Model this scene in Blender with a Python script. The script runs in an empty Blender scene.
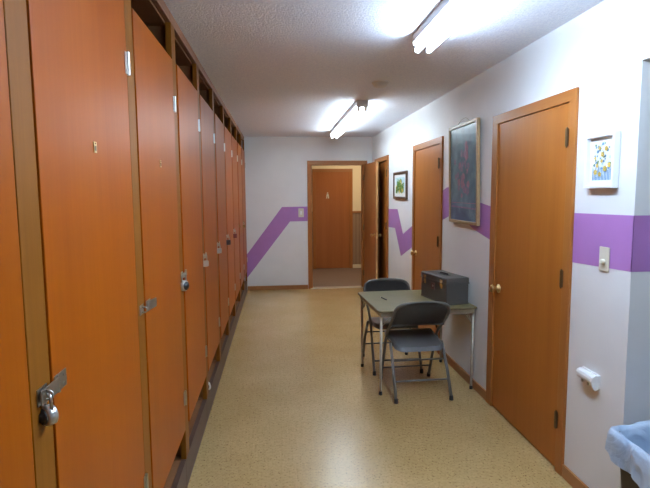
import bpy, bmesh, math, random
from mathutils import Vector, Matrix
random.seed(7)
C = bpy.context.scene.collection
PI = math.pi

# ------------------------------------------------------------------ materials
def new_mat(name):
    m = bpy.data.materials.new(name); m.use_nodes = True
    nt = m.node_tree; nt.nodes.clear()
    out = nt.nodes.new('ShaderNodeOutputMaterial')
    b = nt.nodes.new('ShaderNodeBsdfPrincipled')
    nt.links.new(b.outputs[0], out.inputs[0])
    return m, nt, b

def node(nt, kind, **kw):
    n = nt.nodes.new(kind)
    for k, v in kw.items():
        if k in n.inputs: n.inputs[k].default_value = v
        else: setattr(n, k, v)
    return n

def ramp(nt, stops):
    r = nt.nodes.new('ShaderNodeValToRGB')
    els = r.color_ramp.elements
    while len(els) > 1: els.remove(els[-1])
    els[0].position = stops[0][0]; els[0].color = (*stops[0][1], 1)
    for p, c in stops[1:]:
        e = els.new(p); e.color = (*c, 1)
    return r

def coords(nt, scale=(1, 1, 1), which='Object'):
    tc = nt.nodes.new('ShaderNodeTexCoord'); mp = nt.nodes.new('ShaderNodeMapping')
    mp.inputs['Scale'].default_value = scale
    nt.links.new(tc.outputs[which], mp.inputs['Vector'])
    return mp

def plain(name, col, rough=.5, metal=0, var=.06, scale=30, bump=0, spec=.5, coat=0):
    m, nt, b = new_mat(name)
    mp = coords(nt)
    n = node(nt, 'ShaderNodeTexNoise', Scale=scale, Detail=3.)
    nt.links.new(mp.outputs[0], n.inputs['Vector'])
    r = ramp(nt, [(.3, tuple(c * (1 - var) for c in col)), (.7, tuple(min(1, c * (1 + var)) for c in col))])
    nt.links.new(n.outputs['Fac'], r.inputs[0]); nt.links.new(r.outputs[0], b.inputs['Base Color'])
    b.inputs['Roughness'].default_value = rough; b.inputs['Metallic'].default_value = metal
    b.inputs['Specular IOR Level'].default_value = spec
    b.inputs['Coat Weight'].default_value = coat
    if bump:
        bp = node(nt, 'ShaderNodeBump', Strength=bump, Distance=.003)
        nt.links.new(n.outputs['Fac'], bp.inputs['Height']); nt.links.new(bp.outputs[0], b.inputs['Normal'])
    return m

def wood(name, dark, light, axis='z', rough=.33, grain=1.0, coat=.15, rnd=.12):
    m, nt, b = new_mat(name)
    lo = {'z': (1, 1, .035), 'y': (1, .035, 1), 'x': (.035, 1, 1)}[axis]
    mp = coords(nt, lo)
    oi = nt.nodes.new('ShaderNodeObjectInfo')
    sh = node(nt, 'ShaderNodeVectorMath', operation='ADD')
    mu = node(nt, 'ShaderNodeMath', operation='MULTIPLY'); mu.inputs[1].default_value = 37.
    nt.links.new(oi.outputs['Random'], mu.inputs[0])
    nt.links.new(mp.outputs[0], sh.inputs[0]); nt.links.new(mu.outputs[0], sh.inputs[1])
    n1 = node(nt, 'ShaderNodeTexNoise', Scale=70., Detail=5., Roughness=.65)
    n2 = node(nt, 'ShaderNodeTexNoise', Scale=9., Detail=4., Distortion=.6)
    for n in (n1, n2): nt.links.new(sh.outputs[0], n.inputs['Vector'])
    mx = node(nt, 'ShaderNodeMix', data_type='FLOAT'); mx.inputs[0].default_value = .6
    nt.links.new(n1.outputs['Fac'], mx.inputs[2]); nt.links.new(n2.outputs['Fac'], mx.inputs[3])
    mid = tuple((a + c) / 2 for a, c in zip(dark, light))
    w = .22 / grain
    r = ramp(nt, [(.5 - w, dark), (.5, mid), (.5 + w, light)])
    nt.links.new(mx.outputs[0], r.inputs[0])
    hs = nt.nodes.new('ShaderNodeHueSaturation')
    mr = node(nt, 'ShaderNodeMapRange'); mr.inputs['To Min'].default_value = 1 - rnd; mr.inputs['To Max'].default_value = 1 + rnd
    nt.links.new(oi.outputs['Random'], mr.inputs['Value']); nt.links.new(mr.outputs[0], hs.inputs['Value'])
    nt.links.new(r.outputs[0], hs.inputs['Color']); nt.links.new(hs.outputs[0], b.inputs['Base Color'])
    b.inputs['Roughness'].default_value = rough; b.inputs['Specular IOR Level'].default_value = .16
    b.inputs['Coat Weight'].default_value = coat; b.inputs['Coat Roughness'].default_value = .3
    bp = node(nt, 'ShaderNodeBump', Strength=.05, Distance=.002)
    nt.links.new(n1.outputs['Fac'], bp.inputs['Height']); nt.links.new(bp.outputs[0], b.inputs['Normal'])
    return m

def emit(name, col, s):
    m, nt, b = new_mat(name)
    b.inputs['Base Color'].default_value = (.9, .9, .9, 1)
    b.inputs['Emission Color'].default_value = (*col, 1); b.inputs['Emission Strength'].default_value = s
    return m

M = {}
M['locker'] = wood('locker_wood', (.27, .051, .0006), (.365, .083, .0012), rough=.42, coat=.0, grain=.8, rnd=.07)
M['frame_wood'] = wood('locker_frame_wood', (.17, .052, .003), (.25, .086, .008), rough=.5, coat=.0, rnd=.06)
M['rail_wood'] = wood('locker_rail_wood', (.20, .085, .045), (.30, .135, .075), axis='y', rough=.5, rnd=.05)
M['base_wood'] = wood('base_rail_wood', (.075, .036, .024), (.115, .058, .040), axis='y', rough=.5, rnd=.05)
M['inner'] = wood('locker_inside_ply', (.17, .07, .026), (.26, .11, .042), rough=.7, coat=0, rnd=.05)
M['door'] = wood('door_wood', (.29, .088, .010), (.39, .132, .020), rough=.4, grain=.8, rnd=.03)
M['door_dark'] = wood('hall_door_wood', (.30, .098, .026), (.42, .150, .042), rough=.36, grain=.8, rnd=.03)
M['casing'] = wood('casing_wood', (.29, .098, .020), (.39, .145, .034), rough=.4, rnd=.03)
M['casing_h'] = wood('casing_wood_head', (.29, .098, .020), (.39, .145, .034), axis='y', rough=.4, rnd=.03)
M['edge_wood'] = wood('door_edge_wood', (.50, .26, .10), (.60, .34, .15), rough=.45, rnd=.02)
M['base_y'] = wood('baseboard_wood', (.30, .125, .040), (.40, .18, .065), axis='y', rough=.45, rnd=.03)
M['base_x'] = wood('baseboard_wood_cross', (.30, .125, .040), (.40, .18, .065), axis='x', rough=.45, rnd=.03)
M['wall'] = plain('wall_paint', (.76, .765, .77), rough=.55, var=.015, scale=6)
M['purple'] = plain('purple_paint', (.40, .18, .47), rough=.5, var=.03, scale=8)
M['lock_silver'] = plain('polished_lock_steel', (.66, .65, .63), rough=.28, metal=.8, var=.06)
M['silver'] = plain('silver_metal', (.52, .50, .46), rough=.36, metal=1, var=.1)
M['zinc'] = plain('zinc_plated_steel', (.50, .46, .38), rough=.5, metal=.7, var=.1)
M['brass'] = plain('brass', (.72, .53, .25), rough=.28, metal=1, var=.08)
M['dull_brass'] = plain('dull_brass', (.32, .22, .10), rough=.45, metal=.9, var=.1)
M['bronze'] = plain('bronze_hinge', (.16, .10, .05), rough=.4, metal=.8, var=.1)
M['black'] = plain('black_plastic', (.015, .015, .017), rough=.4)
M['navy'] = plain('navy_lock', (.02, .025, .05), rough=.35)
M['redlock'] = plain('dark_red_lock', (.12, .012, .015), rough=.35)
M['rubber'] = plain('black_rubber', (.02, .018, .016), rough=.7)
M['white'] = plain('white_plastic', (.82, .82, .82), rough=.35, var=.02)
M['cream'] = plain('ivory_plastic', (.66, .62, .50), rough=.35, var=.03)
M['chair'] = plain('grey_painted_steel', (.12, .122, .122), rough=.36, var=.06, scale=60, spec=.5)
M['chair_tube'] = plain('grey_tube_paint', (.145, .135, .118), rough=.4, var=.06, scale=60)
M['tablegreen'] = plain('olive_vinyl', (.205, .185, .078), rough=.33, var=.08, scale=10)
M['table_edge'] = plain('worn_edge_trim', (.16, .13, .07), rough=.45, metal=.3, var=.2, scale=60)
M['apron'] = plain('table_apron_paint', (.36, .31, .22), rough=.45, metal=.3, var=.1, scale=40)
M['box'] = plain('grey_hammered_steel', (.088, .082, .074), rough=.42, metal=.25, var=.1, scale=120)
M['lightbody'] = plain('white_enamel', (.75, .75, .75), rough=.4, var=.01)
M['tube'] = emit('lit_fluorescent_tube', (.64, .835, 1.06), 73.)
M['tube_far'] = emit('lit_far_fluorescent_tube', (.70, .84, .94), 46.)  # far tubes set dimmer and warmer to tone down the back wall
M['goldframe'] = plain('pale_gold_wood_frame', (.42, .29, .15), rough=.4, var=.1, scale=40)
M['darkframe'] = plain('dark_brown_frame', (.09, .045, .025), rough=.4, var=.1, scale=40)
M['whiteframe'] = plain('white_frame', (.85, .86, .87), rough=.4, var=.01)
M['paper'] = plain('white_mat_board', (.74, .76, .76), rough=.7, var=.02)
M['yellow'] = plain('yellow_paint', (.72, .50, .10), rough=.7, var=.1)
M['blue'] = plain('blue_paint', (.13, .27, .45), rough=.7, var=.15)
M['leaf'] = plain('green_paint', (.10, .20, .03), rough=.7, var=.25, scale=60)
M['sky'] = plain('pale_blue_paint', (.50, .66, .70), rough=.7, var=.1)
M['pink'] = plain('dusky_pink_paint', (.45, .20, .30), rough=.6, var=.25, scale=50)
M['mauve'] = plain('mauve_paint', (.28, .20, .32), rough=.6, var=.25, scale=50)
M['bin'] = plain('brown_bin_plastic', (.060, .036, .024), rough=.5, var=.08)
M['carpet'] = plain('brown_carpet', (.20, .125, .080), rough=.95, var=.25, scale=180, bump=.4)
M['cream_wall'] = plain('cream_paint', (.80, .68, .46), rough=.6, var=.015, scale=5)
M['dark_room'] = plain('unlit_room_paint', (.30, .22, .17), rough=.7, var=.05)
M['threshold'] = plain('aluminium_threshold', (.62, .56, .45), rough=.35, metal=.7, var=.05)

def ceiling_mat():
    m, nt, b = new_mat('stippled_ceiling')
    mp = coords(nt)
    n = node(nt, 'ShaderNodeTexNoise', Scale=80., Detail=4., Roughness=.65); nt.links.new(mp.outputs[0], n.inputs['Vector'])
    r = ramp(nt, [(.3, (.76, .80, .92)), (.62, (.90, .93, .99))])
    nt.links.new(n.outputs['Fac'], r.inputs[0]); nt.links.new(r.outputs[0], b.inputs['Base Color'])
    b.inputs['Roughness'].default_value = .8
    bp = node(nt, 'ShaderNodeBump', Strength=.8, Distance=.008)
    nt.links.new(n.outputs['Fac'], bp.inputs['Height']); nt.links.new(bp.outputs[0], b.inputs['Normal'])
    return m
M['ceiling'] = ceiling_mat()

def floor_mat():
    m, nt, b = new_mat('speckled_vinyl_tile')
    mp = coords(nt)
    big = node(nt, 'ShaderNodeTexNoise', Scale=2.2, Detail=3.); mid = node(nt, 'ShaderNodeTexNoise', Scale=42., Detail=5., Roughness=.7)
    spk = node(nt, 'ShaderNodeTexNoise', Scale=85., Detail=2.)
    for n in (big, mid, spk): nt.links.new(mp.outputs[0], n.inputs['Vector'])
    r1 = ramp(nt, [(.3, (.43, .286, .115)), (.7, (.495, .338, .148))]); nt.links.new(big.outputs['Fac'], r1.inputs[0])
    r2 = ramp(nt, [(.36, (.84, .82, .78)), (.5, (1, 1, 1)), (.66, (1.06, 1.06, 1.06))]); nt.links.new(mid.outputs['Fac'], r2.inputs[0])
    r3 = ramp(nt, [(.32, (.42, .36, .28)), (.39, (1, 1, 1)), (.62, (1, 1, 1)), (.70, (1.25, 1.25, 1.25))]); nt.links.new(spk.outputs['Fac'], r3.inputs[0])
    m1 = node(nt, 'ShaderNodeMix', data_type='RGBA', blend_type='MULTIPLY'); m1.inputs[0].default_value = 1
    m2 = node(nt, 'ShaderNodeMix', data_type='RGBA', blend_type='MULTIPLY'); m2.inputs[0].default_value = 1
    nt.links.new(r1.outputs[0], m1.inputs[6]); nt.links.new(r2.outputs[0], m1.inputs[7])
    nt.links.new(m1.outputs[2], m2.inputs[6]); nt.links.new(r3.outputs[0], m2.inputs[7])
    # very faint 30 cm tile joints
    br = node(nt, 'ShaderNodeTexBrick', Scale=1.0); br.offset = 0
    br.inputs['Color1'].default_value = (1, 1, 1, 1); br.inputs['Color2'].default_value = (.97, .97, .96, 1); br.inputs['Mortar'].default_value = (.86, .84, .80, 1)
    br.inputs['Mortar Size'].default_value = .0015; br.inputs['Brick Width'].default_value = .305; br.inputs['Row Height'].default_value = .305
    nt.links.new(mp.outputs[0], br.inputs['Vector'])
    m3 = node(nt, 'ShaderNodeMix', data_type='RGBA', blend_type='MULTIPLY'); m3.inputs[0].default_value = .6
    nt.links.new(m2.outputs[2], m3.inputs[6]); nt.links.new(br.outputs['Color'], m3.inputs[7])
    nt.links.new(m3.outputs[2], b.inputs['Base Color'])
    b.inputs['Roughness'].default_value = .27; b.inputs['Specular IOR Level'].default_value = .42
    return m
M['floor'] = floor_mat()

def wainscot_mat():
    m, nt, b = new_mat('grooved_wall_panelling')
    mp = coords(nt)
    w = node(nt, 'ShaderNodeTexWave', Scale=4.5, Distortion=0.); w.bands_direction = 'X'
    nt.links.new(mp.outputs[0], w.inputs['Vector'])
    r = ramp(nt, [(.0, (.22, .13, .07)), (.10, (.29, .18, .10)), (1, (.32, .20, .115))])
    nt.links.new(w.outputs['Fac'], r.inputs[0]); nt.links.new(r.outputs[0], b.inputs['Base Color'])
    b.inputs['Roughness'].default_value = .5
    return m
M['wainscot'] = wainscot_mat()

def glass_mat():
    m, nt, b = new_mat('picture_glass')
    tr = nt.nodes.new('ShaderNodeBsdfTransparent'); gl = nt.nodes.new('ShaderNodeBsdfGlossy'); gl.inputs['Roughness'].default_value = .05
    lw = nt.nodes.new('ShaderNodeLayerWeight'); lw.inputs['Blend'].default_value = .5; fr = node(nt, 'ShaderNodeMath', operation='POWER'); fr.inputs[1].default_value = 7.; nt.links.new(lw.outputs['Facing'], fr.inputs[0]); mx = nt.nodes.new('ShaderNodeMixShader')
    nt.links.new(fr.outputs[0], mx.inputs[0]); nt.links.new(tr.outputs[0], mx.inputs[1]); nt.links.new(gl.outputs[0], mx.inputs[2])
    nt.links.new(mx.outputs[0], [n for n in nt.nodes if n.type == 'OUTPUT_MATERIAL'][0].inputs[0]); nt.nodes.remove(b)
    return m
M['glass'] = glass_mat()

def dark_art_mat():
    m, nt, b = new_mat('dark_teal_painting')
    mp = coords(nt)
    n = node(nt, 'ShaderNodeTexNoise', Scale=9., Detail=5.); nt.links.new(mp.outputs[0], n.inputs['Vector'])
    r = ramp(nt, [(.32, (.03, .11, .17)), (.5, (.055, .18, .26)), (.68, (.12, .28, .36))])
    nt.links.new(n.outputs['Fac'], r.inputs[0]); nt.links.new(r.outputs[0], b.inputs['Base Color'])
    b.inputs['Roughness'].default_value = .3
    return m
M['dark_art'] = dark_art_mat()

def bag_mat():
    m, nt, b = new_mat('pale_blue_plastic_film')
    mp = coords(nt)
    n = node(nt, 'ShaderNodeTexNoise', Scale=7., Detail=4., Distortion=1.); nt.links.new(mp.outputs[0], n.inputs['Vector'])
    r = ramp(nt, [(.3, (.34, .46, .64)), (.7, (.54, .66, .82))])
    nt.links.new(n.outputs['Fac'], r.inputs[0]); nt.links.new(r.outputs[0], b.inputs['Base Color'])
    b.inputs['Roughness'].default_value = .3
    b.inputs['Transmission Weight'].default_value = .12
    bp = node(nt, 'ShaderNodeBump', Strength=.9, Distance=.03)
    nt.links.new(n.outputs['Fac'], bp.inputs['Height']); nt.links.new(bp.outputs[0], b.inputs['Normal'])
    return m
M['bag'] = bag_mat()

# ------------------------------------------------------------------ mesh helpers
class MB:
    def __init__(s): s.bm = bmesh.new(); s.mats = []
    def mi(s, m):
        if m not in s.mats: s.mats.append(m)
        return s.mats.index(m)
    def _take(s, b2, m, mat=None, smooth=False):
        i = s.mi(m)
        for f in b2.faces: f.material_index = i; f.smooth = smooth
        if mat is not None: bmesh.ops.transform(b2, matrix=mat, verts=b2.verts)
        me = bpy.data.meshes.new('t'); b2.to_mesh(me); b2.free()
        s.bm.from_mesh(me); bpy.data.meshes.remove(me); return s
    def box(s, lo, hi, m, bev=0, mat=None, seg=2):
        b = bmesh.new(); bmesh.ops.create_cube(b, size=1)
        lo, hi = Vector(lo), Vector(hi)
        for v in b.verts: v.co = Vector([(lo[k] + hi[k]) / 2 + v.co[k] * (hi[k] - lo[k]) for k in range(3)])
        if bev: bmesh.ops.bevel(b, geom=b.edges[:], offset=bev, segments=seg, affect='EDGES', profile=.5)
        return s._take(b, m, mat)
    def cyl(s, a, b_, r, m, r2=None, seg=20, smooth=True):
        a, b_ = Vector(a), Vector(b_); d = b_ - a
        b = bmesh.new(); bmesh.ops.create_cone(b, cap_ends=True, segments=seg, radius1=r, radius2=r if r2 is None else r2, depth=d.length)
        q = Vector((0, 0, 1)).rotation_difference(d.normalized()).to_matrix().to_4x4()
        i = s.mi(m)
        s._take(b, m, Matrix.Translation((a + b_) / 2) @ q, False)
        return s
    def lathe(s, o, axis, prof, m, seg=28):
        b = bmesh.new(); rings = []
        for (t, r) in prof:
            rings.append([b.verts.new((max(r, 1e-4) * math.cos(2 * PI * k / seg), max(r, 1e-4) * math.sin(2 * PI * k / seg), t)) for k in range(seg)])
        for A, B in zip(rings, rings[1:]):
            for k in range(seg): b.faces.new((A[k], A[(k + 1) % seg], B[(k + 1) % seg], B[k]))
        b.faces.new(rings[0][::-1]); b.faces.new(rings[-1])
        q = Vector((0, 0, 1)).rotation_difference(Vector(axis).normalized()).to_matrix().to_4x4()
        return s._take(b, m, Matrix.Translation(Vector(o)) @ q, True)
    def tube(s, pts, r, m, seg=12, closed=False, cap=True, flat=1.0):
        pts = [Vector(p) for p in pts]; n = len(pts)
        b = bmesh.new(); rings = []; prev = None
        for i, p in enumerate(pts):
            if closed: t = (pts[(i + 1) % n] - pts[i - 1]).normalized()
            else: t = (pts[min(i + 1, n - 1)] - pts[max(i - 1, 0)]).normalized()
            if prev is None:
                up = Vector((0, 0, 1)) if abs(t.z) < .9 else Vector((1, 0, 0))
                u = t.cross(up).normalized()
            else: u = (prev - t * prev.dot(t)).normalized()
            prev = u; v = t.cross(u)
            rr = r[i] if isinstance(r, (list, tuple)) else r
            rings.append([b.verts.new(p + u * rr * math.cos(2 * PI * k / seg) + v * rr * flat * math.sin(2 * PI * k / seg)) for k in range(seg)])
        pr = list(zip(rings, rings[1:])) + ([(rings[-1], rings[0])] if closed else [])
        for A, B in pr:
            for k in range(seg): b.faces.new((A[k], A[(k + 1) % seg], B[(k + 1) % seg], B[k]))
        if cap and not closed: b.faces.new(rings[0][::-1]); b.faces.new(rings[-1])
        bmesh.ops.recalc_face_normals(b, faces=b.faces)
        return s._take(b, m, None, True)
    def poly(s, pts, th, m, nrm):
        """a flat polygon extruded by th along nrm"""
        nrm = Vector(nrm); b = bmesh.new()
        A = [b.verts.new(Vector(p)) for p in pts]; B = [b.verts.new(Vector(p) + nrm * th) for p in pts]
        b.faces.new(A[::-1]); b.faces.new(B); k = len(A)
        for i in range(k): b.faces.new((A[i], A[(i + 1) % k], B[(i + 1) % k], B[i]))
        bmesh.ops.recalc_face_normals(b, faces=b.faces)
        return s._take(b, m)
    def build(s, name, parent=None, loc=None):
        me = bpy.data.meshes.new(name); s.bm.to_mesh(me); s.bm.free()
        for m in s.mats: me.materials.append(m)
        o = bpy.data.objects.new(name, me); C.objects.link(o)
        if parent: o.parent = parent
        if loc is not None: o.location = loc
        return o

def smooth_path(pts, n=6):
    P = [Vector(p) for p in pts]; out = []
    for i in range(len(P) - 1):
        p0, p1, p2, p3 = P[max(i - 1, 0)], P[i], P[i + 1], P[min(i + 2, len(P) - 1)]
        for k in range(n):
            t = k / n
            out.append(.5 * ((2 * p1) + (p2 - p0) * t + (2 * p0 - 5 * p1 + 4 * p2 - p3) * t * t + (3 * p1 - p0 - 3 * p2 + p3) * t ** 3))
    out.append(P[-1]); return out

def tag(o, label, cat, group=None):
    o['label'] = label; o['category'] = cat
    if group: o['group'] = group
    return o
def thing(name, label, cat, loc=(0, 0, 0), rz=0, group=None):
    o = bpy.data.objects.new(name, None); C.objects.link(o); o.location = loc; o.rotation_euler = (0, 0, rz)
    o.empty_display_size = .1
    return tag(o, label, cat, group)
def struct(o, label=None):
    o['kind'] = 'structure'
    if label: o['label'] = label
    return o
def copy_tree(o, parent=None):
    c = o.copy(); C.objects.link(c)
    if parent: c.parent = parent
    for ch in [x for x in bpy.data.objects if x.parent == o]: copy_tree(ch, c)
    return c

# ------------------------------------------------------------------ room
XR, XL, D, H = 1.54, -.50, 8.226, 2.446
YA = 2.08                      # the right wall starts here, an alcove opens nearer the camera
T = .12
Y0 = -2.5
DEPTH = .60                    # locker depth

b = MB(); b.box((XL - DEPTH - .2, Y0 - .1, -.1), (3.3, D + .06, 0), M['floor']); struct(b.build('floor'))
b = MB(); b.box((XL - DEPTH - .2, Y0 - .1, H), (3.3, D + T, H + .1), M['ceiling']); struct(b.build('ceiling'))
b = MB(); b.box((XL - DEPTH - .12, Y0, 0), (XL - DEPTH - .015, D, H), M['wall']); struct(b.build('wall_left'))
b = MB(); b.box((XL - DEPTH - .12, Y0 - .1, 0), (3.2, Y0, H), M['wall']); struct(b.build('wall_front'))

DOORS = [(2.59, 3.467, 2.028), (4.728, 5.615, 2.016), (7.06, 7.90, 2.016)]
def wall_right():
    b = MB(); y = YA
    for (a, c, z) in DOORS:
        b.box((XR, y, 0), (XR + T, a, H), M['wall']); b.box((XR, a, z), (XR + T, c, H), M['wall']); y = c
    b.box((XR, y, 0), (XR + T, D, H), M['wall'])
    b.box((XR, Y0, 2.106), (XR + T, YA, H), M['wall'])            # header over the alcove
    e = .0012
    def band(pts): b.poly([(XR - e, p[0], p[1]) for p in pts], e * 1.5, M['purple'], (1, 0, 0))
    band([(YA - e, 1.452), (2.53, 1.446), (2.53, 1.187), (YA - e, 1.205)])
    band([(3.55, 1.450), (3.80, 1.480), (4.08, 1.63), (4.55, 1.60), (4.66, 1.574), (4.66, 1.300), (4.50, 1.338), (4.20, 1.37), (3.92, 1.27), (3.55, 1.206)])
    band([(5.69, 1.19), (6.17, 1.045), (6.47, 1.345), (7.01, 1.330), (7.01, 1.080), (6.60, 1.092), (6.27, .760), (5.69, .945)])
    return struct(b.build('wall_right'))
wall_right()
b = MB()
b.box((XR + T, YA, 0), (3.2, YA + T, H), M['wall'])
b.box((XR - .0012, YA - .0012, 1.205), (3.2, YA + .002, 1.452), M['purple'])
struct(b.build('wall_alcove'))
b = MB(); b.box((3.2, Y0 - .1, 0), (3.32, YA + T, H), M['wall']); struct(b.build('wall_alcove_side'))

OX0, OX1, OZ = .537, 1.392, 2.02
b = MB()
b.box((XL - DEPTH - .1, D, 0), (OX0, D + T, H), M['wall'])
b.box((OX0, D, OZ), (OX1, D + T, H), M['wall'])
b.box((OX1, D, 0), (XR + T, D + T, H), M['wall'])
e = .0012
b.poly([(-.53, D - e, .545), (.072, D - e, 1.340), (.48, D - e, 1.343), (.48, D - e, 1.108), (.197, D - e, 1.105), (-.53, D - e, .172)], e * 1.5, M['purple'], (0, 1, 0))
struct(b.build('wall_back'))

# baseboards
def base_right():
    b = MB()
    for (a, c) in [(YA, 2.528), (3.548, 4.66), (5.69, 6.99), (7.98, D)]:
        b.box((XR - .013, a, 0), (XR + .002, c, .072), M['base_y'], bev=.003)
    return struct(b.build('baseboard_right'))
base_right()
b = MB(); b.box((XL, D - .013, 0), (.478, D + .002, .066), M['base_x'], bev=.003); struct(b.build('baseboard_back'))
b = MB(); b.box((XR - .013, YA - .013, 0), (3.2, YA + .001, .072), M['base_x'], bev=.003); struct(b.build('baseboard_alcove'))
b = MB(); b.box((OX0 - .02, D - .02, 0), (OX1 + .02, D + T, .008), M['threshold'], bev=.003); struct(b.build('trim_1'), 'worn metal threshold strip under the open doorway')

# corridor hall beyond the doorway
HY = 10.40
b = MB(); b.box((-1.5, D + T * .5, -.1), (3.6, HY + .1, .002), M['carpet']); struct(b.build('floor_hall'))
b = MB(); b.box((-1.5, D + T, H), (3.6, HY + .1, H + .1), M['ceiling']); struct(b.build('ceiling_hall'))
b = MB()
b.box((-1.5, HY, 1.18), (.77, HY + .1, H), M['cream_wall']); b.box((.77, HY, 1.99), (1.475, HY + .1, H), M['cream_wall']); b.box((1.475, HY, 1.18), (3.6, HY + .1, H), M['cream_wall'])
b.box((-1.5, HY, 0), (.77, HY + .1, 1.16), M['wainscot']); b.box((1.475, HY, 0), (3.6, HY + .1, 1.16), M['wainscot'])
struct(b.build('wall_hall_back'))
b = MB(); b.box((1.536, HY - .022, 1.145), (3.6, HY + .001, 1.185), M['base_x'], bev=.004); b.box((-1.5, HY - .022, 1.145), (.70, HY + .001, 1.185), M['base_x'], bev=.004)
struct(b.build('trim_2'), 'dark wood rail along the hall wall')
b = MB(); b.box((1.536, HY - .014, 0), (3.6, HY + .001, .075), M['cream_wall'], bev=.003); b.box((-1.5, HY - .014, 0), (.70, HY + .001, .075), M['cream_wall'], bev=.003)
struct(b.build('baseboard_hall'))
b = MB(); b.box((-1.6, D + T, 0), (-1.5, HY + .1, H), M['cream_wall']); struct(b.build('wall_hall_left'))
b = MB(); b.box((3.6, D + T, 0), (3.7, HY + .1, H), M['cream_wall']); struct(b.build('wall_hall_right'))
b = MB(); b.box((XR + T + .002, D, 0), (3.6, D + T, H), M['dark_room']); struct(b.build('wall_hall_front'))
b = MB(); b.box((XR + T, 6.6, 0), (3.2, 6.68, H), M['dark_room']); b.box((3.1, 6.68, 0), (3.2, D, H), M['dark_room'])
struct(b.build('wall_side_room'))
b = MB(); b.box((XR, 6.60, -.1), (3.3, D + .05, 0.001), M['carpet']); struct(b.build('floor_side_room'))

# ------------------------------------------------------------------ doors
def lathe_knob(b, o, ax, m):
    b.lathe(o, ax, [(0, .030), (.006, .030), (.010, .013), (.030, .011), (.034, .020), (.044, .027), (.055, .026), (.062, .015), (.064, 0)], m)

def hinge_mesh(z, m, ysgn):
    """leaf hinge on the right wall: knuckle standing proud at the near jamb"""
    b = MB()
    b.cyl((-.006, 0, z - .045), (-.006, 0, z + .045), .0075, m, seg=12)
    b.cyl((-.006, 0, z + .045), (-.006, 0, z + .054), .005, m, r2=.002, seg=12)
    b.cyl((-.006, 0, z - .054), (-.006, 0, z - .045), .002, m, r2=.005, seg=12)
    b.box((-.005, -.012, z - .045), (-.0015, .0, z + .045), m); b.box((-.005, .0, z - .045), (.020, .003, z + .045), m)
    return b

def side_door(n, y0, y1, z, label, hinge_z, ajar=0, cas_far=None):
    r = bpy.data.objects.new(f'door_{n}', None); C.objects.link(r); r.location = (XR, y0, 0); struct(r, label)
    w = y1 - y0
    # jamb and casing: boards around the opening
    b = MB(); cw = .062; cf = cas_far or .083
    b.box((-.016, -cw, 0), (.001, .004, z - .002), M['casing'], bev=.003)
    b.box((-.016, w - .004, 0), (.001, w + cf, z - .002), M['casing'], bev=.003)
    b.box((-.016, -cw, z - .004), (.001, w + cf, z + .058), M['casing_h'], bev=.003)
    b.box((.001, .0005, 0), (T - .002, .004, z - .0005), M['casing']); b.box((.001, w - .004, 0), (T - .002, w - .0005, z - .0005), M['casing'])
    b.box((.001, .004, z - .004), (T - .002, w - .004, z - .0005), M['casing_h'])
    b.build('casing', r)
    lf = MB(); lf.box((0, .003, .012), (.035, w - .009, z - .006), M['door'], bev=.002)
    leaf = lf.build('leaf', r, (-.006 if not ajar else .004, .003, 0))
    if ajar: leaf.rotation_euler = (0, 0, -ajar)
    for hz in hinge_z: hinge_mesh(hz, M['bronze'], 1).build('hinge', r, (-.018, -.001, 0))
    b = MB(); lathe_knob(b, (.0, w - .075, .885), (-1, 0, 0), M['brass']); k = b.build('knob', leaf); k['label'] = 'brass door knob'
    return r
side_door(1, *DOORS[0], 'closed flat wooden door nearest on the white right wall', (1.84, 1.09, .30))
side_door(2, *DOORS[1], 'closed flat wooden door behind the table, between the framed pictures', (1.83, 1.09, .30), cas_far=.078)
side_door(3, *DOORS[2], 'wooden door ajar at the far end of the right wall', (1.83, 1.09, .30), ajar=math.radians(3.5), cas_far=.07)

# open door at the end of the corridor
r = bpy.data.objects.new('door_4', None); C.objects.link(r); r.location = (0, D, 0); struct(r, 'wooden door standing open into the corridor at the far end')
b = MB()
b.box((OX0 - .055, -.016, 0), (OX0 + .004, .001, OZ - .002), M['casing'], bev=.003)
b.box((OX1 - .004, -.016, 0), (OX1 + .060, .001, OZ - .002), M['casing'], bev=.003)
b.box((OX0 - .055, -.016, OZ - .004), (OX1 + .060, .001, OZ + .052), M['base_x'], bev=.003)
b.box((OX0 + .0005, .001, .008), (OX0 + .018, T - .001, OZ - .0005), M['casing']); b.box((OX1 - .018, .001, .008), (OX1 - .0005, T - .001, OZ - .0005), M['casing'])
b.box((OX0 + .018, .001, OZ - .018), (OX1 - .018, T - .001, OZ - .0005), M['base_x'])
b.build('casing', r)
b = MB(); b.box((0, -.845, .012), (.035, -.004, OZ - .012), M['door_dark'], bev=.002)
leaf = b.build('leaf', r, (1.397, -.020, 0)); leaf.rotation_euler = (0, 0, math.radians(2.2))
b = MB(); lathe_knob(b, (0, -.775, .93), (-1, 0, 0), M['brass']); b.build('knob', leaf)['label'] = 'brass door knob'
b = MB(); lathe_knob(b, (.035, -.775, .93), (1, 0, 0), M['brass']); b.build('knob', leaf)['label'] = 'brass door knob'
b = MB(); b.box((.006, -.8475, .885), (.029, -.8460, .975), M['brass']); b.build('latch_plate', leaf)
b = MB(); b.box((.001, -.8462, .014), (.034, -.8452, OZ - .014), M['edge_wood']); b.build('edge_band', leaf)['label'] = 'paler wooden door edge'
for hz in (1.80, 1.0, .25):
    b = MB(); b.cyl((-.006, -.001, hz - .045), (-.006, -.001, hz + .045), .007, M['bronze'], seg=12); b.box((-.001, -.03, hz - .04), (.001, -.001, hz + .04), M['bronze'])
    b.build('hinge', leaf)

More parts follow.
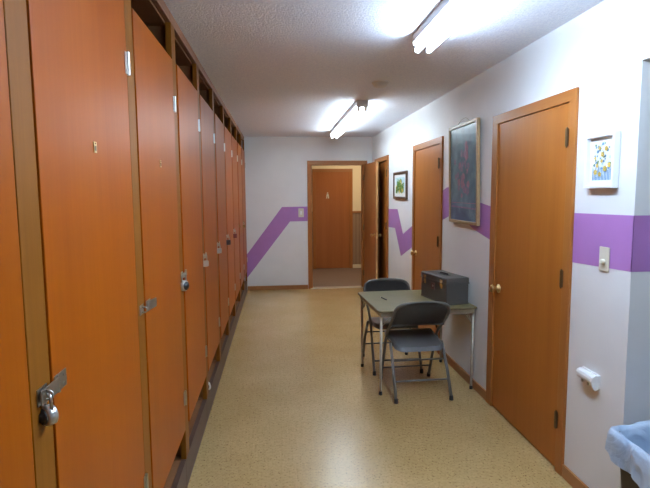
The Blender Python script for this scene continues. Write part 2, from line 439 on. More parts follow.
# restroom door across the hall
r = bpy.data.objects.new('door_5', None); C.objects.link(r); r.location = (0, HY, 0); struct(r, 'closed wooden door across the hall with a small pale sign')
b = MB()
b.box((.71, -.018, 0), (.78, .001, 1.985), M['casing'], bev=.003); b.box((1.465, -.018, 0), (1.535, .001, 1.985), M['casing'], bev=.003)
b.box((.71, -.018, 1.983), (1.535, .001, 2.045), M['base_x'], bev=.003)
b.build('casing', r)
b = MB(); b.box((.772, .002, .008), (1.473, .04, 1.986), M['door_dark'], bev=.002); b.build('leaf', r)
# little pictogram: head, triangular body, two legs, cut from thin brass-coloured plate
b = MB(); x, z = 1.022, 1.53
k = .72
def sp(pts): return [(x + k * px, -.005, 1.445 + k * (pz + .085)) for px, pz in pts]
b.cyl((x, -.006, 1.445 + k * .155), (x, .0025, 1.445 + k * .155), .019 * k, M['cream'], seg=20)
b.poly(sp([(-.022, .046), (.022, .046), (.036, -.02), (-.036, -.02)]), .0075, M['cream'], (0, 1, 0))
b.poly(sp([(-.036, -.02), (-.006, -.02), (-.012, -.085), (-.042, -.085)]), .0075, M['cream'], (0, 1, 0))
b.poly(sp([(.006, -.02), (.036, -.02), (.042, -.085), (.012, -.085)]), .0075, M['cream'], (0, 1, 0))
o = b.build('restroom_sign'); o.location = (0, HY, 0); tag(o, 'small pale figure sign on the door across the hall', 'sign')

# ------------------------------------------------------------------ lockers
P = .795; Y1 = 1.04; DB, DT = .325, 2.215
SH = .16
def make_locker(label):
    t = thing('locker', label, 'locker', (XL, 0, 0), 0, 'wooden lockers along the left wall')
    b = MB(); b.box((-.030, .0045, SH), (-.002, .0945, 2.392), M['frame_wood'], bev=.002); b.build('stile', t)
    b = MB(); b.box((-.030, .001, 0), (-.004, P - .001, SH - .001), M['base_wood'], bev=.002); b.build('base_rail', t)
    b = MB(); b.box((-.030, .001, 2.393), (-.004, P - .001, H - .001), M['rail_wood'], bev=.002); b.build('top_rail', t)
    b = MB(); b.box((-DEPTH, .040, SH + .001), (-.031, .058, 2.384), M['inner']); b.build('side_panel', t)
    b = MB(); b.box((-DEPTH - .013, .001, .002), (-DEPTH - .001, P - .001, H - .002), M['inner']); b.build('back_panel', t)
    b = MB(); b.box((-DEPTH, .002, SH - .020), (-.031, P - .002, SH), M['inner']); b.build('bottom_shelf', t)
    b = MB(); b.box((-DEPTH, .002, 2.385), (-.031, P - .002, 2.400), M['inner']); b.build('top_panel', t)
    d = MB(); d.box((-.020, -.694, DB), (0, 0, DT), M['locker'], bev=.002)
    door = d.build('door', t, (0, P - .003, 0))                   # origin at the hinge edge
    for hz in (2.0, .50):
        h = MB(); h.cyl((.005, .001, hz - .038), (.005, .001, hz + .038), .006, M['silver'], seg=12)
        h.box((.0005, -.022, hz - .036), (.0025, .0, hz + .036), M['silver']); h.box((-.0055, .002, hz - .036), (.004, .003, hz + .036), M['silver'])
        for q in (-.024, .024): h.cyl((.002, -.013, hz + q), (.0042, -.013, hz + q), .004, M['silver'], seg=10)
        h.build('hinge', door)['label'] = 'silver butt hinge'
    return t, door

def hasp_on(t, door, open_=False, mat='silver', z=1.140, hh=1.0):
    """strap on the leaf plus the staple on the stile"""
    h = MB(); m = M[mat]
    h.box((.0005, -.690, z - .020 * hh), (.0030, -.628, z + .020 * hh), m, bev=.0008)
    h.cyl((.004, -.676, z - .020), (.004, -.676, z + .020), .0045, m, seg=10)
    for q in (-.011, .011): h.cyl((.003, -.645, z + q), (.0052, -.645, z + q), .004, m, seg=10)
    if open_: h.box((.0055, -.672, z - .018), (.0080, -.600, z + .018), m, bev=.0008, mat=Matrix.Translation((0, -.676, 0)) @ Matrix.Rotation(math.radians(-9), 4, 'Z') @ Matrix.Translation((0, .676, 0)))
    else: h.box((.0045, -.765, z - .016 * hh), (.0070, -.676, z + .016 * hh), m, bev=.0008)
    h.build('hasp', door)['label'] = 'metal hasp'
    s = MB(); s.box((-.0022, .028, z - .018), (.0005, .072, z + .018), m, bev=.0006)
    s.tube([(-.004, .050, z - .010), (.012, .050, z - .010), (.020, .050, z - .005), (.020, .050, z + .005), (.012, .050, z + .010), (-.004, .050, z + .010)], .0028, m, seg=8)
    s.build('staple', t)['label'] = 'metal staple'

plate_mat = M['brass']
def plate_on(door):
    b = MB(); y, z = -.352, 1.69
    b.box((.0004, y - .011, z - .015), (.0022, y + .011, z + .015), plate_mat, bev=.0006)
    b.box((.0018, y - .007, z - .010), (.0026, y + .007, z + .004), M['bronze'])
    b.cyl((.002, y, z + .010), (.0035, y, z + .010), .0022, M['bronze'], seg=8)
    b.build('number_plate', door)['label'] = 'tiny brass plate'

LOCK_LABEL = {
    -1: 'wooden locker cut off by the left edge of the photo',
    0: 'wide wooden locker nearest the camera, closed with a silver hasp and dial padlock',
    1: 'second full wooden locker from the camera, its hasp bent outward without a padlock',
    2: 'third full wooden locker from the camera, closed with a round silver dial padlock',
    3: 'fourth full wooden locker from the camera, a white ring at its foot',
    4: 'wooden locker closed with a silver padlock, between a silver and a navy padlock',
    5: 'wooden locker closed with the navy padlock, toward the far end of the row',
    6: 'wooden locker closed with the dark red padlock, toward the far end of the row',
    7: 'last but one wooden locker in the row, with a bare hasp',
    8: 'last wooden locker in the row, against the white back wall, with a dull brass padlock'}
AJ = {-1: 0, 0: .1, 1: .15, 2: .35, 3: .15, 4: .4, 5: .2, 6: .15, 7: .4, 8: .15}
proto, proto_door = make_locker(LOCK_LABEL[-1])
lockers = {}
for k in range(-1, 9):
    if k == -1: t = proto
    else:
        t = copy_tree(proto); t['label'] = LOCK_LABEL[k]
    t.location = (XL, Y1 + P * k, 0); lockers[k] = t
for k, t in lockers.items():
    door = [c for c in bpy.data.objects if c.parent == t and c.name.startswith('door')][0]
    door.rotation_euler = (0, 0, -math.radians(AJ[k]) * -1)
    if k >= 0: hasp_on(t, door, open_=(k in (1,)), mat='silver' if k < 7 else 'dull_brass', hh=1.0 if k < 2 else .72)
    if k in (0, 1): plate_on(door)
# strip closing the last few millimetres to the back wall
b = MB(); b.box((XL - .03, Y1 + P * 9, 0), (XL - .006, D - .001, H), M['frame_wood']); struct(b.build('trim_3'), 'narrow wooden filler strip between the last locker and back wall')

# padlocks hanging from the staples
GL = 'padlocks on the lockers'
def padlock(k, label, body, rot=0, style='dial', s=1.0):
    x, y, z = XL + .010, Y1 + P * k + (.050 if k == 0 else .044), 1.138
    t = thing('padlock', label, 'padlock', (x, y, z), rot, GL)
    b = MB()
    pts = [(-.014, 0, -.032)] + [(.0135 * math.cos(a) * -1, 0, -.008 + .0135 * math.sin(a)) for a in [PI * i / 10 for i in range(11)]] + [(.014, 0, -.032)]
    b.tube([Vector(p) * s for p in pts], .0036 * s, M['silver'], seg=10); b.build('shackle', t)
    c = MB()
    if style == 'dial':
        c.lathe((0, .012 * s, -.046 * s), (0, -1, 0), [(0, .020 * s), (.003, .024 * s), (.020 * s, .024 * s), (.023 * s, .021 * s)], body)
        c.build('body', t)
        dl = MB(); dl.lathe((0, -.0115 * s, -.046 * s), (0, -1, 0), [(0, .0185 * s), (.004, .0185 * s), (.005, .011 * s), (.010, .010 * s), (.011, .006 * s)], M['black'])
        for i in range(20):
            a = 2 * PI * i / 20; dl.box((.0155 * s * math.cos(a) - .0006, -.0142 * s, -.046 * s + .0155 * s * math.sin(a) - .0006), (.0155 * s * math.cos(a) + .0006, -.0150 * s, -.046 * s + .0155 * s * math.sin(a) + .0006), M['white'])
        dl.build('dial', t)['label'] = 'black combination dial'
    else:
        c.box((-.022 * s, -.010 * s, -.070 * s), (.022 * s, .010 * s, -.028 * s), body, bev=.004 * s, seg=3)
        for zz in (-.036, -.042, -.048, -.054, -.060): c.box((-.0224 * s, -.0104 * s, (zz - .0008) * s), (.0224 * s, .0104 * s, (zz + .0008) * s), body)
        c.build('body', t)
        kb = MB(); kb.cyl((0, 0, -.0725 * s), (0, 0, -.069 * s), .006 * s, M['brass'], seg=14); kb.build('keyhole', t)
    return t
padlock(0, 'large silver dial padlock on the locker nearest the camera', M['lock_silver'], math.radians(-38), 'dial', .92)
padlock(2, 'round silver dial padlock on the third full locker', M['lock_silver'], math.radians(62), 'dial', 1.15)
padlock(3, 'silver padlock above the white ring at the lockers\' foot', M['lock_silver'], math.radians(40), 'box', .95)
padlock(4, 'silver padlock next to the navy padlock', M['lock_silver'], math.radians(35), 'box', 1.0)
padlock(5, 'navy padlock far along the locker row', M['navy'], math.radians(40), 'box', 1.15)
padlock(6, 'dark red padlock far along the locker row', M['redlock'], math.radians(55), 'box', 1.2)
padlock(8, 'dull brass padlock on the last locker by the back wall', M['dull_brass'], math.radians(50), 'box', 1.0)
# the white ring on the base rail
b = MB(); pts = [(0, .022 * math.cos(2 * PI * i / 24), .022 + .022 * math.sin(2 * PI * i / 24)) for i in range(24)]
b.tube(pts, [.0065 + (.004 if 2 < i < 9 else 0) for i in range(24)], M['white'], seg=10, closed=True)
o = b.build('plastic_ring'); o.location = (XL - .017, 3.60, SH + .0055); o.rotation_euler = (0, 0, math.radians(50)); tag(o, 'small white plastic ring lying on the base rail of the lockers', 'ring')

# ------------------------------------------------------------------ ceiling strip lights
def strip_light(y0, y1, label, x=.832, tube='tube'):
    t = thing('strip_light', label, 'ceiling light', (x, y0, H), 0, 'ceiling strip lights'); L = y1 - y0
    b = MB(); b.box((-.056, 0, -.046), (.056, L, -.0005), M['lightbody'], bev=.004); b.build('housing', t)
    for yy in (.012, L - .030):
        s = MB()
        s.box((-.058, yy, -.064), (.058, yy + .018, -.040), M['lightbody'], bev=.002)
        for x_ in (-.033, .033): s.box((x_ - .012, yy, -.108), (x_ + .012, yy + .018, -.056), M['lightbody'], bev=.005)
        s.build('lamp_holder', t)
    for x_ in (-.033, .033):
        u = MB(); u.cyl((x_, .034, -.090), (x_, L - .036, -.090), .0155, M[tube], seg=14)
        for a, c in ((.0305, .034), (L - .036, L - .031)): u.cyl((x_, a, -.090), (x_, c, -.090), .0150, M['silver'], seg=14)
        u.build('fluorescent_tube', t)['label'] = 'lit fluorescent tube'
    return t
strip_light(.50, 2.93, 'bright ceiling strip light cut off by the top edge of the photo')
strip_light(4.97, 7.42, 'bright ceiling strip light at the far end, above the open doorway', tube='tube_far')
b = MB(); b.lathe((0, 0, 0), (0, 0, -1), [(0, .068), (.010, .068), (.014, .060), (.030, .052), (.036, .040), (.037, 0)], M['lightbody'])
o = b.build('smoke_detector'); o.location = (.845, 4.18, H - .0005); tag(o, 'small white round smoke detector on the ceiling between the strip lights', 'smoke detector')

# added lamp, unseen above the doorway, put in to brighten the hall
t = thing('hall_fill_dome', 'added round dome lamp, unseen on the hall ceiling', 'ceiling light', (1.6, 9.3, H))
b = MB(); b.lathe((0, 0, 0), (0, 0, -1), [(0, .17), (.02, .17), (.022, .155)], M['lightbody']); b.build('base', t)
b = MB(); b.lathe((0, 0, -.022), (0, 0, -1), [(0, .15), (.03, .14), (.06, .10), (.075, .04), (.078, 0)], emit('warm_hall_fill', (1, .80, .55), 80.0)); b.build('shade', t)

# ------------------------------------------------------------------ card table
TA = math.radians(3.0); TZ = .672
t = thing('card_table', 'square folding card table with an olive green top against the right wall', 'table', (1.117, 4.108, 0), TA)
hx, hy = .395, .386
def rrect(hx, hy, r, n=6):
    out = []
    for cx, cy, a0 in ((hx - r, hy - r, 0), (-hx + r, hy - r, PI / 2), (-hx + r, -hy + r, PI), (hx - r, -hy + r, 1.5 * PI)):
        for i in range(n + 1):
            a = a0 + PI / 2 * i / n; out.append((cx + r * math.cos(a), cy + r * math.sin(a)))
    return out
b = MB(); b.poly([(x, y, TZ - .014) for x, y in rrect(hx - .002, hy - .002, .035)], .014, M['tablegreen'], (0, 0, 1)); b.build('tabletop', t)
b = MB(); b.tube([(x, y, TZ - .008) for x, y in rrect(hx - .003, hy - .003, .035)], .0065, M['table_edge'], seg=8, closed=True); b.build('edge_trim', t)
b = MB()
for s in (-1, 1):
    b.box((s * (hx - .030) - .009, -hy + .02, TZ - .052), (s * (hx - .030) + .009, hy - .02, TZ - .0142), M['apron'], bev=.002)
    b.box((-hx + .022, s * (hy - .030) - .009, TZ - .052), (hx - .022, s * (hy - .030) + .009, TZ - .0142), M['apron'], bev=.002)
b.build('apron', t)
for sx in (-1, 1):
    for sy in (-1, 1):
        lx, ly = sx * (hx - .026) + .006, sy * .328
        l = MB(); l.tube([(lx, ly * 1.04, TZ - .030), (lx, ly, .05), (lx, ly, .026)], [.0115, .0100, .0100], M['zinc'], seg=14)
        leg = l.build('leg', t)
        f = MB(); f.lathe((lx, ly, 0), (0, 0, 1), [(0, .012), (.003, .0135), (.022, .0125), (.028, .0105)], M['rubber']); f.build('rubber_foot', leg)
        br = MB()                                    # folding brace: two flat bars up to the apron
        br.tube([(lx - sx * .004, ly - sy * .004, TZ - .14), (lx - sx * .085, ly * 1.03, TZ - .045)], .006, M['zinc'], seg=8, flat=.4)
        br.tube([(lx - sx * .004, ly - sy * .004, TZ - .14), (lx - sx * .012, ly - sy * .085, TZ - .045)], .006, M['zinc'], seg=8, flat=.4)
        br.build('brace', leg)

# metal box on the table
BZ = .673; BA = math.radians(11.5)
t = thing('metal_file_box', 'grey metal file box with a black handle standing on the card table', 'box', (1.302, 3.822, BZ), BA)
w, l, h, hl = .198, .420, .168, .046
b = MB(); b.box((0, 0, .0), (w, l, h), M['box'], bev=.006)
b.box((-.002, -.002, .002), (w + .002, l + .002, .010), M['box'], bev=.002); b.build('body', t)
b = MB(); b.box((-.003, -.003, h + .001), (w + .003, l + .003, h + hl), M['box'], bev=.008, seg=3); b.box((-.005, -.005, h - .004), (w + .005, l + .005, h + .006), M['box'], bev=.002)
lid = b.build('lid', t)
b = MB(); zc = h + hl
b.box((w / 2 - .016, l / 2 - .075, zc - .001), (w / 2 + .016, l / 2 + .075, zc + .003), M['black'], bev=.001)
b.tube(smooth_path([(w / 2, l / 2 - .058, zc + .002), (w / 2, l / 2 - .052, zc + .008), (w / 2, l / 2 - .03, zc + .010), (w / 2, l / 2 + .03, zc + .010), (w / 2, l / 2 + .052, zc + .008), (w / 2, l / 2 + .058, zc + .002)]), .0075, M['black'], seg=10)
b.build('handle', lid)
for yy in (.075, .345):
    c = MB(); c.box((-.008, yy - .016, h + .008), (-.0025, yy + .016, h + .026), M['brass'], bev=.001); c.box((-.0055, yy - .011, h - .045), (.001, yy + .011, h - .010), M['brass'], bev=.001)
    c.tube([(-.006, yy - .009, h + .014), (-.009, yy - .009, h - .028), (-.009, yy + .009, h - .028), (-.006, yy + .009, h + .014)], .0022, M['brass'], seg=6); c.build('latch', t)['label'] = 'brass draw latch'
c = MB(); c.box((-.003, .180, h - .075), (.001, .240, h - .020), plain('dull_red_lock_plate', (.16, .075, .07), rough=.45, metal=.3), bev=.001); c.cyl((-.005, .210, h - .045), (-.002, .210, h - .045), .009, M['silver'], seg=14)
c.build('lock_plate', t)['label'] = 'dull red lock plate'
# pen
b = MB(); b.cyl((0, -.058, 0), (0, .045, 0), .0048, M['black'], seg=10); b.cyl((0, .045, 0), (0, .062, 0), .0048, M['white'], r2=.0015, seg=10); b.box((-.0015, -.055, .004), (.0015, -.02, .0075), M['silver'])
o = b.build('pen'); o.location = (.872, 4.14, TZ + .0052); o.rotation_euler = (0, 0, math.radians(12)); tag(o, 'black pen with a pale tip lying on the olive table top', 'pen')

# ------------------------------------------------------------------ folding chairs
def make_chair(label):
    t = thing('folding_chair', label, 'chair', (0, 0, 0), 0, 'folding chairs at the card table')
    tm = M['chair_tube']
    # backrest arch: frame tube that carries on down as the front legs
    hw = .213
    def side(sx):
        return [(sx * .208, .252, .020), (sx * .207, .165, .22), (sx * .206, .070, .425), (sx * .208, -.060, .545), (sx * .211, -.145, .620)]
    arch = [(-.213, -.172, .650), (-.206, -.194, .690), (-.182, -.210, .720), (-.130, -.220, .738), (0, -.224, .746), (.130, -.220, .738), (.182, -.210, .720), (.206, -.194, .690), (.213, -.172, .650)]
    for sx in (-1, 1):
        l = MB(); l.tube(smooth_path(side(sx)), .0115, tm, seg=12); leg = l.build('leg', t)
        f = MB(); f.lathe((sx * .208, .255, 0), (0, -.08, 1), [(0, .014), (.004, .0155), (.030, .0145), (.036, .0115)], M['rubber']); f.build('foot_cap', leg)
    b = MB(); b.tube(smooth_path([side(-1)[-1]] + arch + [side(1)[-1]]), .0115, tm, seg=12); b.build('back_frame', t)
    # pressed steel backrest panel, rolled over the tube
    b = MB(); bm = bmesh.new(); NX, NZ = 24, 8; grid = []
    def arch_top(x):
        a = abs(x) / .213
        return .645 + .104 * (max(0, 1 - a ** 2.6)) ** .55
    for j in range(NZ + 1):
        row = []
        for i in range(NX + 1):
            x = -.209 + .418 * i / NX
            zb = .540 + .012 * (1 - (x / .209) ** 2)
            z = zb + (arch_top(x * .985) + .004 - zb) * j / NZ
            y = -.088 - .132 * min(1, max(0, (z - .54) / .20)) - .022 * (1 - (x / .209) ** 2)
            row.append(bm.verts.new((x, y, z)))
        grid.append(row)
    for j in range(NZ):
        for i in range(NX): bm.faces.new((grid[j][i], grid[j][i + 1], grid[j + 1][i + 1], grid[j + 1][i]))
    bmesh.ops.solidify(bm, geom=bm.faces[:], thickness=.010)
    bmesh.ops.recalc_face_normals(bm, faces=bm.faces)
    b._take(bm, M['chair'], None, True)
    b.tube([(x.x, x.y, x.z) for x in [v for v in smooth_path([(-.207, -.088, .542), (-.12, -.103, .549), (0, -.111, .553), (.12, -.103, .549), (.207, -.088, .542)])]], .0065, M['chair'], seg=8)
    b.build('backrest', t)
    # seat pan: waterfall front, slight dish, skirt turned down
    bm = bmesh.new(); out = []
    NX, NY = 18, 20; g = []
    for j in range(NY + 1):
        v = j / NY; y = -.185 + .415 * v
        # rounded corners, front wider
        hwid = .186 + .010 * v
        if v < .18: hwid -= .045 * (1 - v / .18) ** 2
        if v > .86: hwid -= .035 * ((v - .86) / .14) ** 2
        row = []
        for i in range(NX + 1):
            u = -1 + 2 * i / NX
            z = .398 + .040 * min(1, v * 1.15) - .010 * (1 - u * u) * math.sin(PI * v) - (.012 * ((v - .85) / .15) ** 2 if v > .85 else 0)
            row.append(bm.verts.new((u * hwid, y, z)))
        g.append(row)
    for j in range(NY):
        for i in range(NX): bm.faces.new((g[j][i], g[j][i + 1], g[j + 1][i + 1], g[j + 1][i]))
    be = [e for e in bm.edges if e.is_boundary]
    ex = bmesh.ops.extrude_edge_only(bm, edges=be)
    for v in ex['geom']:
        if isinstance(v, bmesh.types.BMVert): v.co.z -= .034; v.co.x *= 1.012
    bmesh.ops.solidify(bm, geom=bm.faces[:], thickness=.003)
    bmesh.ops.recalc_face_normals(bm, faces=bm.faces)
    b = MB(); b._take(bm, M['chair'], None, True); o = b.build('seat', t)
    # rear legs
    for sx in (-1, 1):
        l = MB(); l.tube([(sx * .213, -.253, .020), (sx * .211, -.165, .21), (sx * .205, -.050, .395)], .0115, tm, seg=12); leg = l.build('leg', t)
        f = MB(); f.lathe((sx * .213, -.255, 0), (0, .08, 1), [(0, .014), (.004, .0155), (.030, .0145), (.036, .0115)], M['rubber']); f.build('foot_cap', leg)
    # rungs
    for pts, r in (([(-.212, -.195, .143), (.212, -.195, .143)], .007), ([(-.209, -.118, .278), (.209, -.118, .278)], .007), ([(-.207, .212, .112), (.207, .212, .112)], .007)):
        b = MB(); b.tube(pts, r, tm, seg=10); b.build('rung', t)
    # seat pivots
    for sx in (-1, 1):
        b = MB()
        b.cyl((sx * .185, .055, .405), (sx * .214, .055, .405), .009, tm, seg=12); b.cyl((sx * .185, -.050, .392), (sx * .214, -.050, .392), .009, tm, seg=12)
        b.box((sx * .1945 - .002, -.060, .388), (sx * .1945 + .002, .090, .408), tm)
        b.build('pivot_bar', t)
    return t
ch = make_chair('grey steel folding chair in front of the table, its back to the camera')
ch.location = (1.058, 3.850, 0); ch.rotation_euler = (0, 0, math.radians(2))
ch2 = copy_tree(ch); ch2['label'] = 'grey steel folding chair behind the table, facing the camera'
ch2.location = (1.008, 4.445, 0); ch2.rotation_euler = (0, 0, math.radians(181))

# ------------------------------------------------------------------ pictures (local: x = into the room is -x)
def picture(label, y0, y1, z0, z1, fw, fd, fm, tilt=0, backoff=.002):
    t = thing('framed_picture', label, 'picture', (XR - backoff, y0, z0)); t.rotation_euler = (0, -tilt, 0)
    w, h = y1 - y0, z1 - z0
    b = MB()
    b.box((-fd, 0, 0), (0, fw, h), fm, bev=.003); b.box((-fd, w - fw, 0), (0, w, h), fm, bev=.003)
    b.box((-fd, fw - .002, 0), (0, w - fw + .002, fw), fm, bev=.003); b.box((-fd, fw - .002, h - fw), (0, w - fw + .002, h), fm, bev=.003)
    b.build('frame', t)
    return t, w, h
def blossom(b, x, y, z, r, m, n=5, rot=0):
    for i in range(n):
        a = rot + 2 * PI * i / n; cy, cz = y + r * .6 * math.cos(a), z + r * .6 * math.sin(a)
        b.poly([(x, cy + r * .45 * math.cos(2 * PI * q / 8), cz + r * .45 * math.sin(2 * PI * q / 8)) for q in range(8)], .0004 , m, (-1, 0, 0))

# tall dark picture
t, w, h = picture('tall picture in a pale gold frame, dark teal with pink flowers, hung by a wire', 3.757, 4.400, 1.300, 2.112, .025, .026, M['goldframe'], tilt=math.radians(1.2), backoff=.004)
b = MB(); b.box((-.014, .022, .022), (-.008, w - .022, h - .022), M['dark_art'])
rnd = random.Random(3)
for i in range(26):
    fy, fz = w * (.5 + rnd.gauss(0, .13)), h * (.42 + rnd.gauss(0, .14))
    if .06 < fy < w - .06 and .10 < fz < h - .10: blossom(b, -.0142 - .0001 * i, fy, fz, .016 + .02 * rnd.random(), M['pink'] if rnd.random() < .6 else M['mauve'], rot=rnd.random())
for i in range(16):
    fy, fz = w * (.5 + rnd.gauss(0, .12)), h * (.62 + rnd.gauss(0, .10))
    blossom(b, -.0142 - .0001 * i, fy, fz, .012 + .015 * rnd.random(), M['mauve'], rot=rnd.random())
b.poly([(-.0142, .04, .13), (-.0142, w - .04, .145), (-.0142, w - .04, .132), (-.0142, .04, .12)], .0004, M['mauve'], (-1, 0, 0))
b.poly([(-.0142, .04, .17), (-.0142, w - .04, .172), (-.0142, w - .04, .168), (-.0142, .04, .166)], .0004, M['pink'], (-1, 0, 0))
b.build('artwork', t)
b = MB(); b.box((-.0215, .023, .023), (-.0195, w - .023, h - .023), M['glass']); b.build('glass', t)
b = MB(); b.tube(smooth_path([(-.012, w * .26, h - .010), (-.006, w * .40, h + .030), (-.003, w * .5, h + .040), (-.006, w * .60, h + .030), (-.012, w * .74, h - .010)]), .0018, M['bronze'], seg=6); b.build('hanging_wire', t)
# small dark framed print
t, w, h = picture('small dark framed print of green plants on the far right wall', 5.95, 6.62, 1.476, 1.815, .030, .024, M['darkframe'])
b = MB(); b.box((-.012, .026, .026), (-.006, w - .026, h - .026), M['paper'])
b.poly([(-.0122, .10, .075), (-.0122, w - .10, .075), (-.0122, w - .10, h - .07), (-.0122, .10, h - .07)], .0003, M['sky'], (-1, 0, 0))
for i in range(90):
    fy, fz = w * (.5 + rnd.gauss(0, .16)), .09 + .13 * abs(rnd.gauss(.3, .4))
    if .11 < fy < w - .11 and fz < h - .08: blossom(b, -.0126 - .00004 * i, fy, fz, .016 + .014 * rnd.random(), M['leaf'] if rnd.random() < .88 else M['yellow'], rot=rnd.random())
b.build('artwork', t)
# white framed print
t, w, h = picture('small white framed print of yellow flowers beside the nearest door', 2.190, 2.412, 1.572, 1.828, .017, .030, M['whiteframe'])
b = MB(); b.box((-.010, .014, .014), (-.004, w - .014, h - .014), M['paper'])
for i in range(13):
    y = .045 + (w - .09) * i / 12
    b.poly([(-.0104, y - .0035, .038), (-.0104, y + .0035, .038), (-.0104, y + .003, .085 + .02 * rnd.random()), (-.0104, y - .003, .085 + .02 * rnd.random())], .0003, M['blue'], (-1, 0, 0))
for i in range(46):
    fy, fz = .05 + (w - .10) * rnd.random(), .085 + .125 * rnd.random()
    blossom(b, -.0106 - .00003 * i, fy, fz, .004 + .004 * rnd.random(), [M['blue'], M['leaf'], M['sky'], M['blue']][i % 4], rot=rnd.random())
for (u, v, q) in ((.30, .30, .013), (.45, .26, .012), (.62, .36, .014), (.75, .42, .012), (.36, .42, .010), (.52, .62, .012), (.64, .72, .012), (.42, .74, .010), (.5, .50, .009), (.28, .56, .008)):
    blossom(b, -.0130, w * (1 - u), h * v, q, M['yellow'], rot=u * 9)
b.build('artwork', t)

# ------------------------------------------------------------------ switches and small wall things
t = thing('dimmer_switch', 'ivory wall switch with a round knob beside the nearest door', 'switch', (XR, 2.262, 1.238))
b = MB(); b.box((-.007, -.037, -.058), (-.0015, .037, .058), M['cream'], bev=.003); b.build('plate', t)
b = MB(); b.lathe((-.006, 0, -.012), (-1, 0, 0), [(0, .013), (.004, .013), (.015, .011), (.017, .009)], M['cream']); b.build('knob', t)
t = thing('light_switch', 'ivory light switch on the purple band beside the open doorway', 'switch', (.377, D, 1.243))
b = MB(); b.box((-.044, -.008, -.070), (.044, -.0015, .070), M['cream'], bev=.003); b.build('plate', t)
b = MB(); b.box((-.014, -.010, -.030), (.014, -.0075, .030), M['white'], bev=.001); b.box((-.005, -.018, -.004), (.005, -.009, .010), M['white'], bev=.002); b.build('toggle', t)

# white device low on the wall under the switch
t = thing('wall_holder', 'small white plastic holder fixed low on the wall near the bin', 'holder', (XR, 2.258, .640))
b = MB(); b.box((-.008, -.004, -.036), (-.0005, .136, .032), M['white'], bev=.003, seg=3); b.build('back_plate', t)
b = MB(); pr = [(-.006, .026), (-.022, .027), (-.034, .020), (-.040, .008), (-.039, -.006), (-.032, -.018), (-.020, -.024), (-.006, -.026)]
b.poly([(x, .012, z) for x, z in pr], .122, M['white'], (0, 1, 0)); b.build('body', t)
b = MB(); b.poly([(-.004, -.002, .029), (-.024, -.002, .030), (-.040, -.002, .018), (-.045, -.002, .000), (-.038, -.002, -.028), (-.026, -.002, -.044), (-.014, -.002, -.042), (-.004, -.002, -.034)], .014, M['white'], (0, 1, 0)); b.build('end_cap', t)
for yy in (.045, .095):
    b = MB(); b.cyl((-.030, yy, -.032), (-.030, yy, -.018), .006, M['silver'], seg=12); b.build('peg', t)['label'] = 'small grey peg'

# ------------------------------------------------------------------ waste bin with a bag
BR = math.radians(-2)
t = thing('waste_bin', 'brown waste bin lined with a pale blue bag in the alcove corner', 'bin', (1.622, 1.745, 0), BR)
hx, hy, hz = .235, .19, .555
b = MB(); bm = bmesh.new()
def ring(bm, hx, hy, r, z, n=6): return [bm.verts.new((x, y, z)) for x, y in rrect(hx, hy, r, n)]
R = [ring(bm, hx * .80, hy * .80, .04, .0), ring(bm, hx * .81, hy * .81, .04, .02), ring(bm, hx, hy, .045, hz), ring(bm, hx - .006, hy - .006, .042, hz), ring(bm, hx * .80 - .004, hy * .80 - .004, .038, .02)]
for A, B in zip(R, R[1:]):
    k = len(A)
    for i in range(k): bm.faces.new((A[i], A[(i + 1) % k], B[(i + 1) % k], B[i]))
bm.faces.new(R[0][::-1]); bm.faces.new(R[-1][::-1]); bmesh.ops.recalc_face_normals(bm, faces=bm.faces)
b._take(bm, M['bin'], None, False); b.build('body', t)
# bag: hangs outside over the rim and sags inside
bm = bmesh.new(); rn = random.Random(11); N = 12; rings = []
lev = [(.012, hz - .105, .018), (.014, hz - .080, .014), (.015, hz - .05, .010), (.017, hz - .015, .006), (.012, hz + .010, .004), (.000, hz + .010, .003), (-.014, hz - .008, .005), (-.030, hz - .08, .014), (-.060, hz - .18, .02), (-.085, hz - .30, .02), (-.10, hz - .40, .02)]
k0 = len(rrect(hx, hy, .045, N))
def dense(hx, hy, r, m=96):
    base = rrect(hx, hy, r, 4); L = []; pts = [Vector((*p, 0)) for p in base]; pts.append(pts[0])
    tot = sum((pts[i + 1] - pts[i]).length for i in range(len(pts) - 1)); acc = 0; i = 0; out = []
    for q in range(m):
        s_ = tot * q / m
        while acc + (pts[i + 1] - pts[i]).length < s_: acc += (pts[i + 1] - pts[i]).length; i += 1
        out.append(pts[i].lerp(pts[i + 1], (s_ - acc) / max(1e-9, (pts[i + 1] - pts[i]).length)))
    return out
ph = [rn.random() * 6.28 for _ in range(8)]
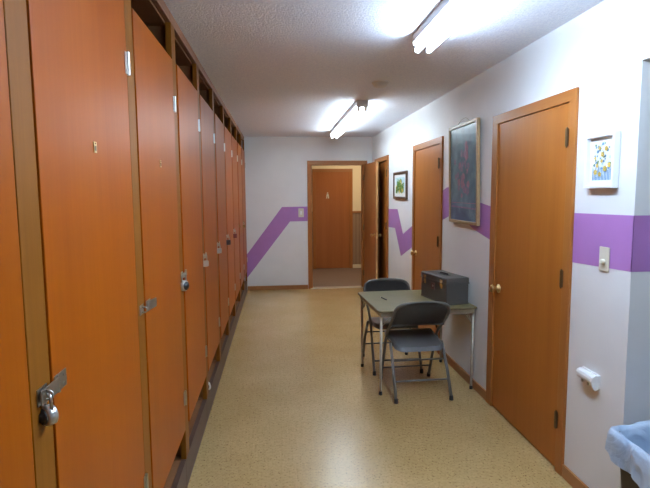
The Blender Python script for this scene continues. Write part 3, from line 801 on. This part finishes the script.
for li, (off, z, amp) in enumerate(lev):
    row = []
    for q, p in enumerate(dense(hx + off, hy + off, .022)):
        a = 2 * PI * q / 96
        wv = (math.sin(9 * a + ph[0] + li * .15) + .7 * math.sin(17 * a + ph[1] + li * .3) + .5 * math.sin(29 * a + ph[2])) / 2.2
        n2 = Vector((p.x, p.y, 0)).normalized()
        pos = p + n2 * amp * (wv + (1 if li < 4 else -.6 if li > 6 else 0)) * .8
        zz = z + (.030 * math.sin(3 * a + ph[3]) + .018 * math.sin(7 * a + ph[4]) if li < 2 else (.012 * math.sin(5 * a + ph[5]) if li == 2 else 0)) + .004 * wv + .055 * max(0, (p.x + hx) / (2 * hx)) * max(0, min(1, (p.y + .06) / (hy + .06))) * (1 if 2 < li < 8 else .4)
        row.append(bm.verts.new((pos.x, pos.y, zz)))
    rings.append(row)
for A, B in zip(rings, rings[1:]):
    for i in range(96): bm.faces.new((A[i], A[(i + 1) % 96], B[(i + 1) % 96], B[i]))
bm.faces.new(rings[-1][::-1]); bmesh.ops.recalc_face_normals(bm, faces=bm.faces)
b = MB(); b._take(bm, M['bag'], None, True); o = b.build('bin_bag'); o.location = (1.622, 1.745, 0); o.rotation_euler = (0, 0, BR)
tag(o, 'pale blue plastic bag folded over the rim of the brown waste bin', 'bag')

# ------------------------------------------------------------------ world, camera, view
wd = bpy.data.worlds.new('World'); bpy.context.scene.world = wd; wd.use_nodes = True
wd.node_tree.nodes['Background'].inputs[0].default_value = (.8, .85, 1, 1); wd.node_tree.nodes['Background'].inputs[1].default_value = .02

cam = bpy.data.cameras.new('camera'); co = bpy.data.objects.new('camera', cam); C.objects.link(co)
rt = Vector((0.9956606, -0.092764, -0.0074065)); up = Vector((0.0165962, 0.0986898, 0.9949798)); fw = Vector((0.0915673, 0.9907851, -0.099801))
m3 = Matrix((rt, up, -fw)).transposed()
co.matrix_world = Matrix.Translation((0, 0, 1.56)) @ m3.to_4x4()
cam.sensor_fit = 'HORIZONTAL'; cam.sensor_width = 36; cam.lens = 510.111 / 650 * 36; cam.clip_start = .02; cam.clip_end = 60
S = bpy.context.scene; S.camera = co
S.view_settings.view_transform = 'Standard'; S.view_settings.look = 'None'; S.view_settings.gamma = 1; S.view_settings.use_curve_mapping = False
S.view_settings.exposure = 0
S.cycles.max_bounces = 10; S.cycles.diffuse_bounces = 6; S.cycles.use_denoising = True
